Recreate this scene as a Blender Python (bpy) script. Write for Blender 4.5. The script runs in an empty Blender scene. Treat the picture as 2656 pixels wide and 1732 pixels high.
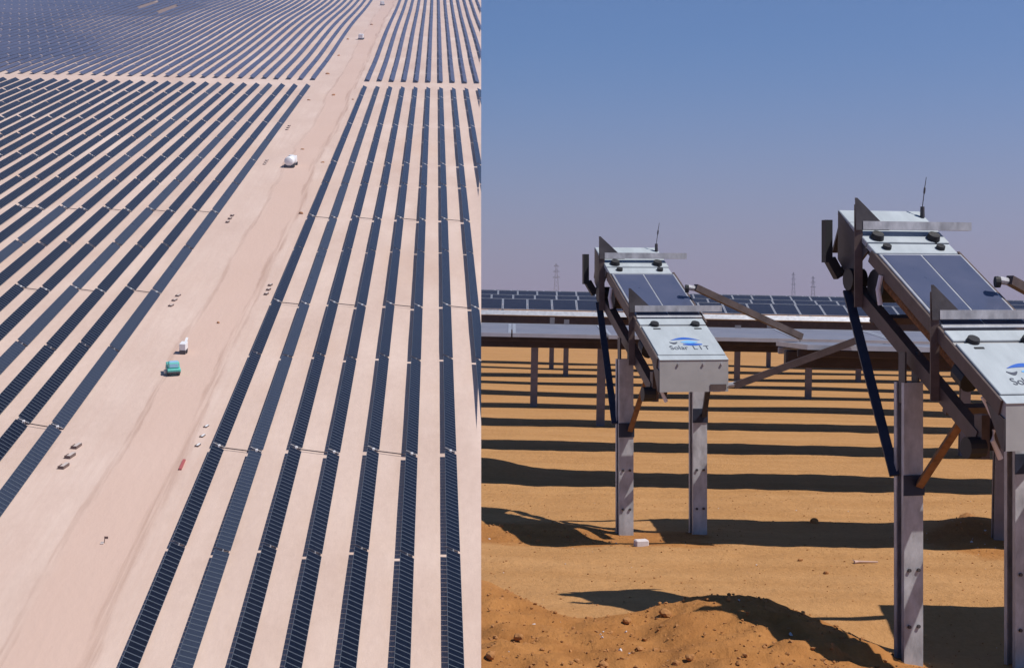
import bpy, bmesh, math, random
from mathutils import Matrix, Vector, noise

random.seed(7)
R = math.radians
SC = bpy.context.scene
COL = SC.collection

# ------------------------------------------------------------------ camera, sky, sun, exposure
F, PX, PY = 4400.0, 1328.0, 770.0          # focal length and principal point on a 2656 x 1732 frame
EYE = 2.0
cam_d = bpy.data.cameras.new('camera')
cam_d.sensor_width = 36.0
cam_d.lens = F / 2656.0 * 36.0
cam_d.shift_y = -(866.0 - PY) / 2656.0
cam_d.clip_start = 0.1
cam_d.clip_end = 20000.0
cam = bpy.data.objects.new('camera', cam_d)
COL.objects.link(cam)
cam.location = (0, 0, EYE)
cam.rotation_euler = (R(90), 0, 0)
SC.camera = cam

SUN = Vector((1.15, -0.46, 1.72)).normalized()      # towards the sun
sun_elev = math.asin(SUN.z)
sun_az = math.atan2(SUN.x, SUN.y)

world = bpy.data.worlds.new('World')
SC.world = world
world.use_nodes = True
wn, wl = world.node_tree.nodes, world.node_tree.links
wn.clear()
sky = wn.new('ShaderNodeTexSky')
sky.sky_type = 'NISHITA'
sky.sun_disc = False
sky.sun_elevation = sun_elev
sky.sun_rotation = sun_az
sky.altitude = 1500
sky.air_density = 0.9
sky.dust_density = 0.6
sky.ozone_density = 3.0
bg = wn.new('ShaderNodeBackground')
bg.inputs['Strength'].default_value = 0.06
wo = wn.new('ShaderNodeOutputWorld')
# dusty desert horizon: a band of mauve dust all the way round
geo = wn.new('ShaderNodeTexCoord')
sep = wn.new('ShaderNodeSeparateXYZ')
wl.new(geo.outputs['Generated'], sep.inputs[0])
mr = wn.new('ShaderNodeMapRange')
mr.interpolation_type = 'SMOOTHSTEP'
mr.inputs['From Min'].default_value = -0.03
mr.inputs['From Max'].default_value = 0.17
mr.inputs['To Min'].default_value = 1.0
mr.inputs['To Max'].default_value = 0.0
wl.new(sep.outputs['Z'], mr.inputs['Value'])
tint = wn.new('ShaderNodeMix'); tint.data_type = 'RGBA'; tint.blend_type = 'MULTIPLY'
tint.inputs['Factor'].default_value = 1.0
tint.inputs['B'].default_value = (0.72, 1.08, 1.43, 1)
wl.new(sky.outputs['Color'], tint.inputs['A'])
dust = wn.new('ShaderNodeMix'); dust.data_type = 'RGBA'
dust.inputs['B'].default_value = (6.0, 4.9, 6.35, 1)
wl.new(mr.outputs['Result'], dust.inputs['Factor'])
wl.new(tint.outputs['Result'], dust.inputs['A'])
wl.new(dust.outputs['Result'], bg.inputs['Color'])
wl.new(bg.outputs['Background'], wo.inputs['Surface'])

sun_d = bpy.data.lights.new('sun', 'SUN')
sun_d.energy = 4.8
sun_d.angle = R(0.5)
sun_d.color = (1.0, 0.955, 0.90)
sun_o = bpy.data.objects.new('sun', sun_d)
COL.objects.link(sun_o)
sun_o.rotation_euler = SUN.to_track_quat('Z', 'Y').to_euler()
sun_o.location = SUN * 50

SC.view_settings.view_transform = 'Standard'
SC.view_settings.look = 'None'
SC.view_settings.exposure = 0.0
SC.view_settings.gamma = 1.0

# ------------------------------------------------------------------ materials
def nodes_of(m):
    m.use_nodes = True
    return m.node_tree.nodes, m.node_tree.links

def mat(name, col, rough=0.6, metal=0.0, spec=0.5, var=0.0, scale=4.0, bump=0.0, stretch=(1, 1, 1), col2=None, coat=0.0):
    m = bpy.data.materials.new(name)
    n, l = nodes_of(m)
    b = n['Principled BSDF']
    b.inputs['Roughness'].default_value = rough
    b.inputs['Metallic'].default_value = metal
    b.inputs['Specular IOR Level'].default_value = spec
    b.inputs['Coat Weight'].default_value = coat
    b.inputs['Base Color'].default_value = (*col, 1)
    if var > 0 or col2 or bump:
        tc = n.new('ShaderNodeTexCoord')
        mp = n.new('ShaderNodeMapping'); mp.inputs['Scale'].default_value = stretch
        l.new(tc.outputs['Object'], mp.inputs['Vector'])
        nz = n.new('ShaderNodeTexNoise')
        nz.inputs['Scale'].default_value = scale
        nz.inputs['Detail'].default_value = 6
        nz.inputs['Roughness'].default_value = 0.62
        l.new(mp.outputs['Vector'], nz.inputs['Vector'])
        if var > 0 or col2:
            rp = n.new('ShaderNodeValToRGB')
            rp.color_ramp.elements[0].position = 0.3
            rp.color_ramp.elements[1].position = 0.72
            c2 = col2 or tuple(min(1, c * (1 + var)) for c in col)
            c1 = col if col2 else tuple(c * (1 - var) for c in col)
            rp.color_ramp.elements[0].color = (*c1, 1)
            rp.color_ramp.elements[1].color = (*c2, 1)
            l.new(nz.outputs['Fac'], rp.inputs['Fac'])
            l.new(rp.outputs['Color'], b.inputs['Base Color'])
            mr_ = n.new('ShaderNodeMapRange')
            mr_.inputs['To Min'].default_value = max(0.02, rough - 0.12)
            mr_.inputs['To Max'].default_value = min(1, rough + 0.12)
            l.new(nz.outputs['Fac'], mr_.inputs['Value'])
            l.new(mr_.outputs['Result'], b.inputs['Roughness'])
        if bump:
            bp = n.new('ShaderNodeBump')
            bp.inputs['Strength'].default_value = bump
            bp.inputs['Distance'].default_value = 0.02
            l.new(nz.outputs['Fac'], bp.inputs['Height'])
            l.new(bp.outputs['Normal'], b.inputs['Normal'])
    return m

M = {}
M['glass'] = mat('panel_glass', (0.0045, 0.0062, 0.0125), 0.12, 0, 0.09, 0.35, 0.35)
M['glass_far'] = mat('distant_hazed_panel_glass', (0.085, 0.090, 0.140), 0.3, 0, 0.4, 0.2, 0.02)  # base colour lightened: distance haze and sky reflection put into it
M['glass_sheen'] = mat('sky_sheen_panel_glass', (0.030, 0.038, 0.058), 0.30, 0, 0.2, 0.25, 0.3)  # paler glass: sky reflection of some rows put into the base colour
M['glass_near'] = mat('dusty_panel_glass', (0.024, 0.024, 0.034), 0.2, 0, 0.22, 0.3, 3.0)
M['glass_robot'] = mat('robot_cell_glass', (0.058, 0.072, 0.125), 0.30, 0, 0.5, 0.3, 2.2, col2=(0.09, 0.10, 0.16))
M['alu'] = mat('aluminium_frame', (0.52, 0.53, 0.56), 0.42, 0.55, 0.5, 0.1, 8)
M['frame_far'] = mat('grey_module_frame', (0.105, 0.125, 0.155), 0.65, 0.1, 0.2)
M['glass_flat'] = mat('dusted_glass_sky_sheen', (0.20, 0.195, 0.225), 0.38, 0, 0.5, 0.18, 1.6)  # dust paleness plus the grazing sky sheen put into the colour
M['post_steel'] = mat('dark_post_steel', (0.20, 0.18, 0.19), 0.6, 0.3, 0.4, 0.2, 6)  # darker steel than the dock posts
M['back'] = mat('module_backsheet', (0.05, 0.042, 0.04), 0.7)
M['galv'] = mat('galvanised_steel', (0.41, 0.41, 0.43), 0.5, 0.3, 0.5, 0.32, 13, stretch=(1, 1, 0.5), bump=0.15)
M['beam_shade'] = mat('shaded_brown_beam', (0.055, 0.038, 0.034), 0.6, 0.2, 0.4, 0.3, 6)  # brown steel darkened: shade under the tables put into the colour
M['brown'] = mat('primed_brown_steel', (0.105, 0.076, 0.068), 0.55, 0.3, 0.4, 0.3, 11)
M['dark_steel'] = mat('dark_steel', (0.075, 0.068, 0.072), 0.5, 0.4, 0.4, 0.3, 10)
M['blue_steel'] = mat('blue_black_strut', (0.026, 0.032, 0.056), 0.5, 0.3, 0.4, 0.25, 10)
M['rust'] = mat('rusty_brace', (0.24, 0.125, 0.055), 0.75, 0.1, 0.3, 0.4, 16)
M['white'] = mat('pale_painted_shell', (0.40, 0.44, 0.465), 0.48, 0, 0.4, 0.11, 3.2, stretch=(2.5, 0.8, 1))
M['white_face'] = mat('shaded_shell_front', (0.335, 0.325, 0.32), 0.55, 0, 0.4, 0.10, 6)  # shell paint greyed, the front face's shade put into the colour
M['black'] = mat('black_rubber', (0.010, 0.010, 0.012), 0.6)
M['bristle'] = mat('brown_brush_bristle', (0.20, 0.10, 0.045), 0.9, 0, 0.2, 0.5, 40, bump=0.6)
M['cable'] = mat('white_cable', (0.72, 0.70, 0.72), 0.5)
M['ink'] = mat('dark_grey_print', (0.06, 0.07, 0.10), 0.6)
M['ink_blue'] = mat('blue_print', (0.025, 0.11, 0.46), 0.5)
M['ink_sky'] = mat('light_blue_print', (0.16, 0.42, 0.72), 0.5)
M['pure_white'] = mat('white_paint', (0.80, 0.80, 0.80), 0.4)
M['teal'] = mat('teal_paint', (0.12, 0.56, 0.46), 0.4, 0, 0.5, 0.1, 2)
M['sky_glass'] = mat('pale_blue_glazing', (0.32, 0.60, 0.80), 0.25)
M['tyre'] = mat('tyre_rubber', (0.015, 0.014, 0.014), 0.8)
M['concrete'] = mat('pale_concrete', (0.55, 0.47, 0.43), 0.85, 0, 0.3, 0.12, 3)
M['dark_brown'] = mat('dark_brown_matt', (0.17, 0.115, 0.095), 0.85, 0, 0.3, 0.2, 4)
M['red_beam'] = mat('red_primed_beam', (0.42, 0.10, 0.09), 0.6)
M['stone_pale'] = mat('pale_stone', (0.62, 0.56, 0.55), 0.85, 0, 0.3, 0.1, 30)
M['clod'] = mat('earth_clod', (0.36, 0.17, 0.065), 0.95, 0, 0.1, 0.25, 25)
M['wood'] = mat('bleached_stick', (0.55, 0.38, 0.30), 0.9)
M['pylon'] = mat('hazed_pylon_steel', (0.24, 0.24, 0.27), 0.6, 0.4)  # lightened steel, fading into distance haze put into the colour

def hill_material():
    m = bpy.data.materials.new('pale_pink_desert_soil')
    n, l = nodes_of(m)
    b = n['Principled BSDF']; b.inputs['Roughness'].default_value = 0.95
    b.inputs['Specular IOR Level'].default_value = 0.15
    uv = n.new('ShaderNodeUVMap'); uv.uv_map = 'metres'
    def noise_(scale, sx, sy, det=5, rough=0.6):
        mp = n.new('ShaderNodeMapping'); mp.inputs['Scale'].default_value = (sx, sy, 1)
        l.new(uv.outputs['UV'], mp.inputs['Vector'])
        t = n.new('ShaderNodeTexNoise'); t.inputs['Scale'].default_value = scale
        t.inputs['Detail'].default_value = det; t.inputs['Roughness'].default_value = rough
        l.new(mp.outputs['Vector'], t.inputs['Vector']); return t
    def ramp(src, p0, p1, c0, c1):
        r = n.new('ShaderNodeValToRGB'); e = r.color_ramp.elements
        e[0].position, e[1].position = p0, p1; e[0].color, e[1].color = (*c0, 1), (*c1, 1)
        l.new(src, r.inputs['Fac']); return r
    def mix(a, bb, fac, mode='MIX'):
        x = n.new('ShaderNodeMix'); x.data_type = 'RGBA'; x.blend_type = mode
        l.new(a, x.inputs['A'])
        if isinstance(bb, tuple): x.inputs['B'].default_value = (*bb, 1)
        else: l.new(bb, x.inputs['B'])
        if isinstance(fac, float): x.inputs['Factor'].default_value = fac
        else: l.new(fac, x.inputs['Factor'])
        return x.outputs['Result']
    def times(a, v):
        x = n.new('ShaderNodeMath'); x.operation = 'MULTIPLY'; l.new(a, x.inputs[0])
        if isinstance(v, float): x.inputs[1].default_value = v
        else: l.new(v, x.inputs[1])
        return x.outputs[0]
    big = noise_(0.06, 1, 0.35)
    fine = noise_(0.9, 1, 0.4)
    streak = noise_(0.9, 1, 0.018, 4, 0.7)
    base = ramp(big.outputs['Fac'], 0.3, 0.7, (0.575, 0.425, 0.348), (0.68, 0.528, 0.444)).outputs['Color']
    base = mix(base, ramp(fine.outputs['Fac'], 0.25, 0.75, (0.95, 0.94, 0.93), (1.03, 1.03, 1.03)).outputs['Color'], 1.0, 'MULTIPLY')
    patch = noise_(0.028, 1.3, 0.5, 4, 0.5)
    base = mix(base, (0.76, 0.615, 0.535), times(ramp(patch.outputs['Fac'], 0.58, 0.72, (0, 0, 0), (1, 1, 1)).outputs['Color'], 0.6))
    base = mix(base, (0.60, 0.41, 0.30), times(ramp(patch.outputs['Fac'], 0.30, 0.44, (1, 1, 1), (0, 0, 0)).outputs['Color'], 0.35))
    # haul track: packed, pinker soil with wheel streaks between u=-56 and u=-38
    sx = n.new('ShaderNodeSeparateXYZ'); l.new(uv.outputs['UV'], sx.inputs[0])
    wob = noise_(0.012, 1, 1)
    ad = n.new('ShaderNodeMath'); ad.operation = 'MULTIPLY_ADD'
    l.new(wob.outputs['Fac'], ad.inputs[0]); ad.inputs[1].default_value = 7.0; l.new(sx.outputs['X'], ad.inputs[2])
    def band(c, w, soft):
        s = n.new('ShaderNodeMath'); s.operation = 'SUBTRACT'; l.new(ad.outputs[0], s.inputs[0]); s.inputs[1].default_value = c
        a = n.new('ShaderNodeMath'); a.operation = 'ABSOLUTE'; l.new(s.outputs[0], a.inputs[0])
        r = n.new('ShaderNodeMapRange'); r.interpolation_type = 'SMOOTHSTEP'
        r.inputs['From Min'].default_value = w; r.inputs['From Max'].default_value = w + soft
        r.inputs['To Min'].default_value = 1; r.inputs['To Max'].default_value = 0
        l.new(a.outputs[0], r.inputs['Value']); return r.outputs['Result']
    st = ramp(streak.outputs['Fac'], 0.38, 0.66, (0, 0, 0), (1, 1, 1)).outputs['Color']
    base = mix(base, (0.60, 0.42, 0.335), times(band(-40.5, 3.4, 3.0), 0.75))
    base = mix(base, (0.585, 0.42, 0.34), times(times(band(-43.0, 11.0, 5.0), st), 0.55))
    base = mix(base, (0.40, 0.255, 0.19), times(times(band(-36.0, 0.5, 0.7), st), 0.8))
    base = mix(base, (0.40, 0.255, 0.19), times(times(band(-45.6, 0.3, 0.5), st), 0.6))
    at_ = n.new('ShaderNodeAttribute'); at_.attribute_name = 'bare'
    base = mix(base, (0.24, 0.17, 0.135), at_.outputs['Fac'])
    l.new(base, b.inputs['Base Color'])
    bp = n.new('ShaderNodeBump'); bp.inputs['Strength'].default_value = 0.25; bp.inputs['Distance'].default_value = 0.3
    l.new(fine.outputs['Fac'], bp.inputs['Height']); l.new(bp.outputs['Normal'], b.inputs['Normal'])
    return m

def sand_material():
    m = bpy.data.materials.new('orange_desert_sand')
    n, l = nodes_of(m)
    b = n['Principled BSDF']; b.inputs['Roughness'].default_value = 0.95
    b.inputs['Specular IOR Level'].default_value = 0.1
    tc = n.new('ShaderNodeTexCoord')
    def noise_(scale, st=(1, 1, 1), det=6, rough=0.62):
        mp = n.new('ShaderNodeMapping'); mp.inputs['Scale'].default_value = st
        l.new(tc.outputs['Object'], mp.inputs['Vector'])
        t = n.new('ShaderNodeTexNoise'); t.inputs['Scale'].default_value = scale
        t.inputs['Detail'].default_value = det; t.inputs['Roughness'].default_value = rough
        l.new(mp.outputs['Vector'], t.inputs['Vector']); return t
    def ramp(src, p0, p1, c0, c1):
        r = n.new('ShaderNodeValToRGB'); e = r.color_ramp.elements
        e[0].position, e[1].position = p0, p1; e[0].color, e[1].color = (*c0, 1), (*c1, 1)
        l.new(src, r.inputs['Fac']); return r.outputs['Color']
    def mix(a, bb, fac, mode='MIX'):
        x = n.new('ShaderNodeMix'); x.data_type = 'RGBA'; x.blend_type = mode
        l.new(a, x.inputs['A']); l.new(bb, x.inputs['B'])
        if isinstance(fac, float): x.inputs['Factor'].default_value = fac
        else: l.new(fac, x.inputs['Factor'])
        return x.outputs['Result']
    track = ramp(noise_(1.2, (0.5, 1.6, 1)).outputs['Fac'], 0.3, 0.7, (0.405, 0.208, 0.080), (0.49, 0.268, 0.114))
    loose = ramp(noise_(2.6).outputs['Fac'], 0.3, 0.72, (0.315, 0.133, 0.040), (0.44, 0.203, 0.066))
    at = n.new('ShaderNodeAttribute'); at.attribute_name = 'loose'
    nz = noise_(3.0)
    sm = n.new('ShaderNodeMath'); sm.operation = 'ADD'; l.new(at.outputs['Fac'], sm.inputs[0]); l.new(nz.outputs['Fac'], sm.inputs[1])
    f = ramp(sm.outputs[0], 0.75, 1.05, (0, 0, 0), (1, 1, 1))
    base = mix(track, loose, f)
    grain = ramp(noise_(26.0, (1, 0.7, 1), 8, 0.75).outputs['Fac'], 0.28, 0.72, (0.86, 0.84, 0.80), (1.1, 1.1, 1.1))
    base = mix(base, grain, 1.0, 'MULTIPLY')
    l.new(base, b.inputs['Base Color'])
    bn = noise_(14.0, (1, 0.6, 1), 8, 0.7)
    bp = n.new('ShaderNodeBump'); bp.inputs['Strength'].default_value = 0.8; bp.inputs['Distance'].default_value = 0.03
    l.new(bn.outputs['Fac'], bp.inputs['Height']); l.new(bp.outputs['Normal'], b.inputs['Normal'])
    return m

M['hill'] = hill_material()
M['sand'] = sand_material()

EDGE = (1248.0 - PX) / F                     # the terrace ends along x = EDGE * y

# ------------------------------------------------------------------ mesh helpers
class MB:
    def __init__(s):
        s.v, s.f, s.m = [], [], []
    def add(s, vs, fs, mi=0, T=None):
        o = len(s.v)
        s.v += [tuple(T @ Vector(p)) if T else tuple(p) for p in vs]
        s.f += [tuple(i + o for i in f) for f in fs]
        s.m += [mi] * len(fs)
        return s
    BOXF = [(0, 3, 2, 1), (4, 5, 6, 7), (0, 1, 5, 4), (1, 2, 6, 5), (2, 3, 7, 6), (3, 0, 4, 7)]
    def box(s, x0, x1, y0, y1, z0, z1, mi=0, T=None):
        return s.add([(x0, y0, z0), (x1, y0, z0), (x1, y1, z0), (x0, y1, z0), (x0, y0, z1), (x1, y0, z1), (x1, y1, z1), (x0, y1, z1)], s.BOXF, mi, T)
    def bbox(s, x0, x1, y0, y1, z0, z1, c=0.01, mi=0, T=None):
        """box with chamfered edges"""
        c = min(c, (x1 - x0) * .45, (y1 - y0) * .45, (z1 - z0) * .45)
        bm = bmesh.new()
        bmesh.ops.create_cube(bm, size=1)
        for v in bm.verts:
            v.co = Vector(((x0 + x1) / 2 + v.co.x * (x1 - x0), (y0 + y1) / 2 + v.co.y * (y1 - y0), (z0 + z1) / 2 + v.co.z * (z1 - z0)))
        bmesh.ops.bevel(bm, geom=list(bm.edges), offset=c, segments=1, affect='EDGES')
        bm.verts.index_update()
        s.add([v.co[:] for v in bm.verts], [[v.index for v in f.verts] for f in bm.faces], mi, T)
        bm.free(); return s
    def bar(s, p, q, w, h=None, up=(0, 0, 1), mi=0):
        """rectangular bar from p to q: w sideways, h along up"""
        h = h or w
        p, q = Vector(p), Vector(q)
        d = (q - p).normalized(); u = Vector(up)
        x = d.cross(u)
        if x.length < 1e-4: x = d.cross(Vector((0, 1, 0)))
        x.normalize(); u = x.cross(d)
        vs = []
        for c in (p, q):
            for a, b_ in ((-1, -1), (1, -1), (1, 1), (-1, 1)):
                vs.append(c + x * (a * w / 2) + u * (b_ * h / 2))
        return s.add(vs, [(0, 1, 2, 3), (7, 6, 5, 4), (0, 4, 5, 1), (1, 5, 6, 2), (2, 6, 7, 3), (3, 7, 4, 0)], mi)
    def tube(s, pts, r, n=10, mi=0, cap=True):
        pts = [Vector(p) for p in pts]
        rs = r if isinstance(r, (list, tuple)) else [r] * len(pts)
        rings = []
        for i, p in enumerate(pts):
            d = (pts[min(i + 1, len(pts) - 1)] - pts[max(i - 1, 0)]).normalized()
            x = d.cross(Vector((0, 0, 1)))
            if x.length < 1e-3: x = d.cross(Vector((0, 1, 0)))
            x.normalize(); y = x.cross(d)
            rings.append([p + (x * math.cos(t) + y * math.sin(t)) * rs[i] for t in [2 * math.pi * k / n for k in range(n)]])
        vs = [v for g in rings for v in g]
        fs = []
        for i in range(len(pts) - 1):
            for k in range(n):
                fs.append((i * n + k, i * n + (k + 1) % n, (i + 1) * n + (k + 1) % n, (i + 1) * n + k))
        if cap:
            fs.append(tuple(range(n))); fs.append(tuple(reversed(range((len(pts) - 1) * n, len(pts) * n))))
        return s.add(vs, fs, mi)
    def prism(s, poly, d, mi=0):
        """polygon of 3D points extruded by vector d"""
        d = Vector(d); n = len(poly)
        vs = [Vector(p) for p in poly] + [Vector(p) + d for p in poly]
        fs = [tuple(range(n)), tuple(reversed(range(n, 2 * n)))] + [(i, i + n, (i + 1) % n + n, (i + 1) % n) for i in range(n)]
        return s.add(vs, fs, mi)
    def mesh(s, name, mats, smooth=False):
        me = bpy.data.meshes.new(name)
        me.from_pydata([tuple(v) for v in s.v], [], s.f)
        for m in (mats if isinstance(mats, (list, tuple)) else [mats]):
            me.materials.append(M[m])
        me.polygons.foreach_set('material_index', s.m)
        bm = bmesh.new(); bm.from_mesh(me)
        bmesh.ops.recalc_face_normals(bm, faces=bm.faces)
        bm.to_mesh(me); bm.free()
        if smooth:
            me.polygons.foreach_set('use_smooth', [True] * len(me.polygons))
        return me
    def build(s, name, mats, parent=None, smooth=False):
        return link(name, s.mesh(name, mats, smooth), parent)

def link(name, data, parent=None, loc=None):
    o = bpy.data.objects.new(name, data)
    COL.objects.link(o)
    if parent: o.parent = parent
    if loc is not None: o.location = loc
    return o

def tag(o, label=None, cat=None, group=None, kind=None):
    if label: o['label'] = label
    if cat: o['category'] = cat
    if group: o['group'] = group
    if kind: o['kind'] = kind
    return o

def empty(name, Mx, label, cat, group=None):
    o = link(name, None)
    o.empty_display_size = 0.2
    o.matrix_world = Mx
    return tag(o, label, cat, group)

def clip_edge(me, mx, left=True):
    """cut a mesh (placed by mx) where its ground ends, along x = EDGE * y"""
    bm = bmesh.new(); bm.from_mesh(me)
    no = (mx.to_3x3().transposed() @ Vector((1, -EDGE, 0))).normalized()
    co = mx.inverted() @ Vector((0, 0, 0))
    bmesh.ops.bisect_plane(bm, geom=list(bm.verts) + list(bm.edges) + list(bm.faces), plane_co=co, plane_no=no, clear_outer=left, clear_inner=not left)
    out = bpy.data.meshes.new(me.name); bm.to_mesh(out); bm.free()
    for m in me.materials: out.materials.append(m)
    return out

ORD = ['first', 'second', 'third', 'fourth', 'fifth', 'sixth', 'seventh', 'eighth', 'ninth', 'tenth', 'eleventh', 'twelfth',
       'thirteenth', 'fourteenth', 'fifteenth', 'sixteenth', 'seventeenth', 'eighteenth', 'nineteenth', 'twentieth',
       'twenty-first', 'twenty-second', 'twenty-third', 'twenty-fourth', 'twenty-fifth', 'twenty-sixth', 'twenty-seventh',
       'twenty-eighth', 'twenty-ninth', 'thirtieth']

def smooth01(a, b, x):
    t = min(1, max(0, (x - a) / (b - a)))
    return t * t * (3 - 2 * t)

def at(px, py, Z):
    return Vector(((px - PX) / F * Z, Z, EYE - (py - PY) / F * Z))


# ------------------------------------------------------------------ hillside (left): a gentle slope rising away
KH, SLOPE, TILT = 84.45, 999.0 / F, 0.022

def wave(u, Z):
    k = smooth01(860, 1000, Z)
    return k * (0.8 * math.sin((Z - 980) / 95.0 + u * 0.011) + 0.6 * math.sin(Z / 210.0 - u * 0.02 + 1.0))

def hill(u, Z, h=0.0):
    return Vector((-196.0 / F * Z + u, Z, EYE + SLOPE * Z - KH - TILT * u + wave(u, Z) + h))

def hill_at(px, py, h=0.0):
    yy = py + 229.0 - TILT * (px - 1132.0)
    Z = F * KH / yy
    return hill((px - 1132.0) / yy * KH, Z, h)

HY = Vector((-196.0 / F, 1, SLOPE)).normalized()
HZ = Vector((TILT, -SLOPE, 1.0)); HZ = (HZ - HY * HZ.dot(HY)).normalized()
HX = HY.cross(HZ)
HROT = Matrix((HX, HY, HZ)).transposed().to_4x4()

def hill_mx(p, yaw=0.0):
    return Matrix.Translation(p) @ HROT @ Matrix.Rotation(yaw, 4, 'Z')

def build_hill():
    Zs = []
    z = 140.0
    while z < 1950:
        Zs.append(z); z += 5 if z < 420 else 9
    NC = 90
    vs, uvs, fs, dk = [], [], [], []
    for Z in Zs:
        ue = (EDGE + 196.0 / F) * Z
        for k in range(NC + 1):
            t = (k / NC)
            u = ue - (1 - t) ** 1.6 * (950 + ue)
            h = 0.12 * noise.noise((u * 0.12, Z * 0.05, 0)) + 0.22 * noise.noise((u * 0.03, Z * 0.012, 4))
            if k == NC: h = 0
            vs.append(hill(u, Z, h)); uvs.append((u, Z)); dk.append(1.0 if 1290 < Z < 1480 and -262 < u < -200 else 0.0)
    W = NC + 1
    for i in range(len(Zs) - 1):
        for k in range(NC):
            a = i * W + k
            fs.append((a, a + 1, a + 1 + W, a + W))
    # cut sides going down to the valley floor
    base = len(vs)
    for i, Z in enumerate(Zs):
        p = vs[i * W + NC]
        vs.append(p.copy()); uvs.append(uvs[i * W + NC])
        vs.append(Vector((p.x, p.y, -70))); uvs.append((uvs[i * W + NC][0] + 30, Z))
    for i in range(len(Zs) - 1):
        q = base + 2 * i
        fs.append((q, q + 1, q + 3, q + 2))
    b2 = len(vs)
    for k in range(W):
        p = vs[k]; vs.append(Vector((p.x, p.y, -70))); uvs.append((uvs[k][0], 110))
    for k in range(NC):
        fs.append((k, b2 + k, b2 + k + 1, k + 1))
    me = bpy.data.meshes.new('hillside')
    me.from_pydata([tuple(v) for v in vs], [], fs)
    uvl = me.uv_layers.new(name='metres')
    for lp in me.loops:
        uvl.data[lp.index].uv = uvs[lp.vertex_index]
    a = me.attributes.new('bare', 'FLOAT', 'POINT'); a.data.foreach_set('value', dk + [0.0] * (len(vs) - len(dk)))
    me.polygons.foreach_set('use_smooth', [True] * len(me.polygons))
    me.materials.append(M['hill'])
    return tag(link('hillside', me), 'pale pink desert slope carrying the aerial solar field', kind='structure')
build_hill()

# ------------------------------------------------------------------ terrace (right), valley and far plain: one ground sheet
def far_rise(y):
    return 0.0135 * max(0.0, y - 60)

def heap_line(x):
    """depth and height of the spoil heap's crest"""
    left, mid = math.exp(-((x + 0.25) / 0.42) ** 2), math.exp(-((x - 1.35) / 0.62) ** 2)
    crest = 10.25 + 0.85 * left + 0.42 * mid + 0.10 * noise.noise((x * 2.3, 1.7, 9)) - 0.55 * smooth01(1.9, 2.6, x)
    return crest, 0.030 + 0.115 * left + 0.125 * mid

def ground(x, y):
    """height of the terrace sand"""
    z = -0.02 * x + far_rise(y)
    near = 1 - smooth01(18, 40, y)
    if y < 30:
        z += near * (0.022 * noise.noise((x * 0.9, y * 0.9, 2)) + 0.016 * noise.noise((x * 3.0, y * 3.0, 5)) + 0.006 * noise.noise((x * 9, y * 9, 5)))
    else:
        z += 0.05 * noise.noise((x * 0.25, y * 0.25, 2))
    # loose spoil heap along the front, smooth wheel track behind it, small berm at the far dock
    crest, hh = heap_line(x)
    k = 0.0
    if y < crest + 0.35:
        k = smooth01(crest + 0.35, crest - 0.05, y) * (1 - 0.75 * smooth01(crest - 0.1, crest - 1.7, y))
    k *= 1 - smooth01(1.9, 2.7, x)
    r_ = min(1.0, max(0.0, (crest + 0.1 - y) / 0.3)) * (1 - smooth01(2.2, 2.8, x))
    z += hh * k + r_ * (0.050 * noise.noise((x * 2.2, y * 2.2, 3)) + 0.085 * (noise.turbulence(Vector((x * 2.6, y * 2.6, 3)), 6, True, noise_basis='PERLIN_ORIGINAL', amplitude_scale=0.62, frequency_scale=2.1) - 0.45))
    z -= 0.14 * smooth01(1.6, 2.6, x) * (1 - smooth01(10.4, 11.6, y))
    b = math.exp(-((y - 14.6) / 0.5) ** 2) * (1 - smooth01(0.3, 1.1, x))
    z += b * (0.06 + 0.04 * noise.noise((x * 4, y * 4, 1)))
    b2 = math.exp(-((y - 19.4) / 0.7) ** 2) * math.exp(-((x + 0.3) / 0.45) ** 2)
    z += b2 * 0.15
    b3 = math.exp(-((y - 14.9) / 0.5) ** 2) * math.exp(-((x - 4.1) / 0.45) ** 2)
    z += b3 * 0.14
    return z

def loose_mask(x, y):
    c_ = heap_line(x)[0]
    k = (1 - smooth01(c_ - 0.1, c_ + 0.45, y)) * (1 - smooth01(2.2, 2.9, x))
    k = max(k, 0.75 * math.exp(-((y - 14.2) / 0.55) ** 2) * (1 - smooth01(1.2, 2.2, x)))
    k = max(k, math.exp(-((y - 14.3) / 0.7) ** 2) * math.exp(-((x - 4.0) / 0.5) ** 2))
    return k

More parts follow.
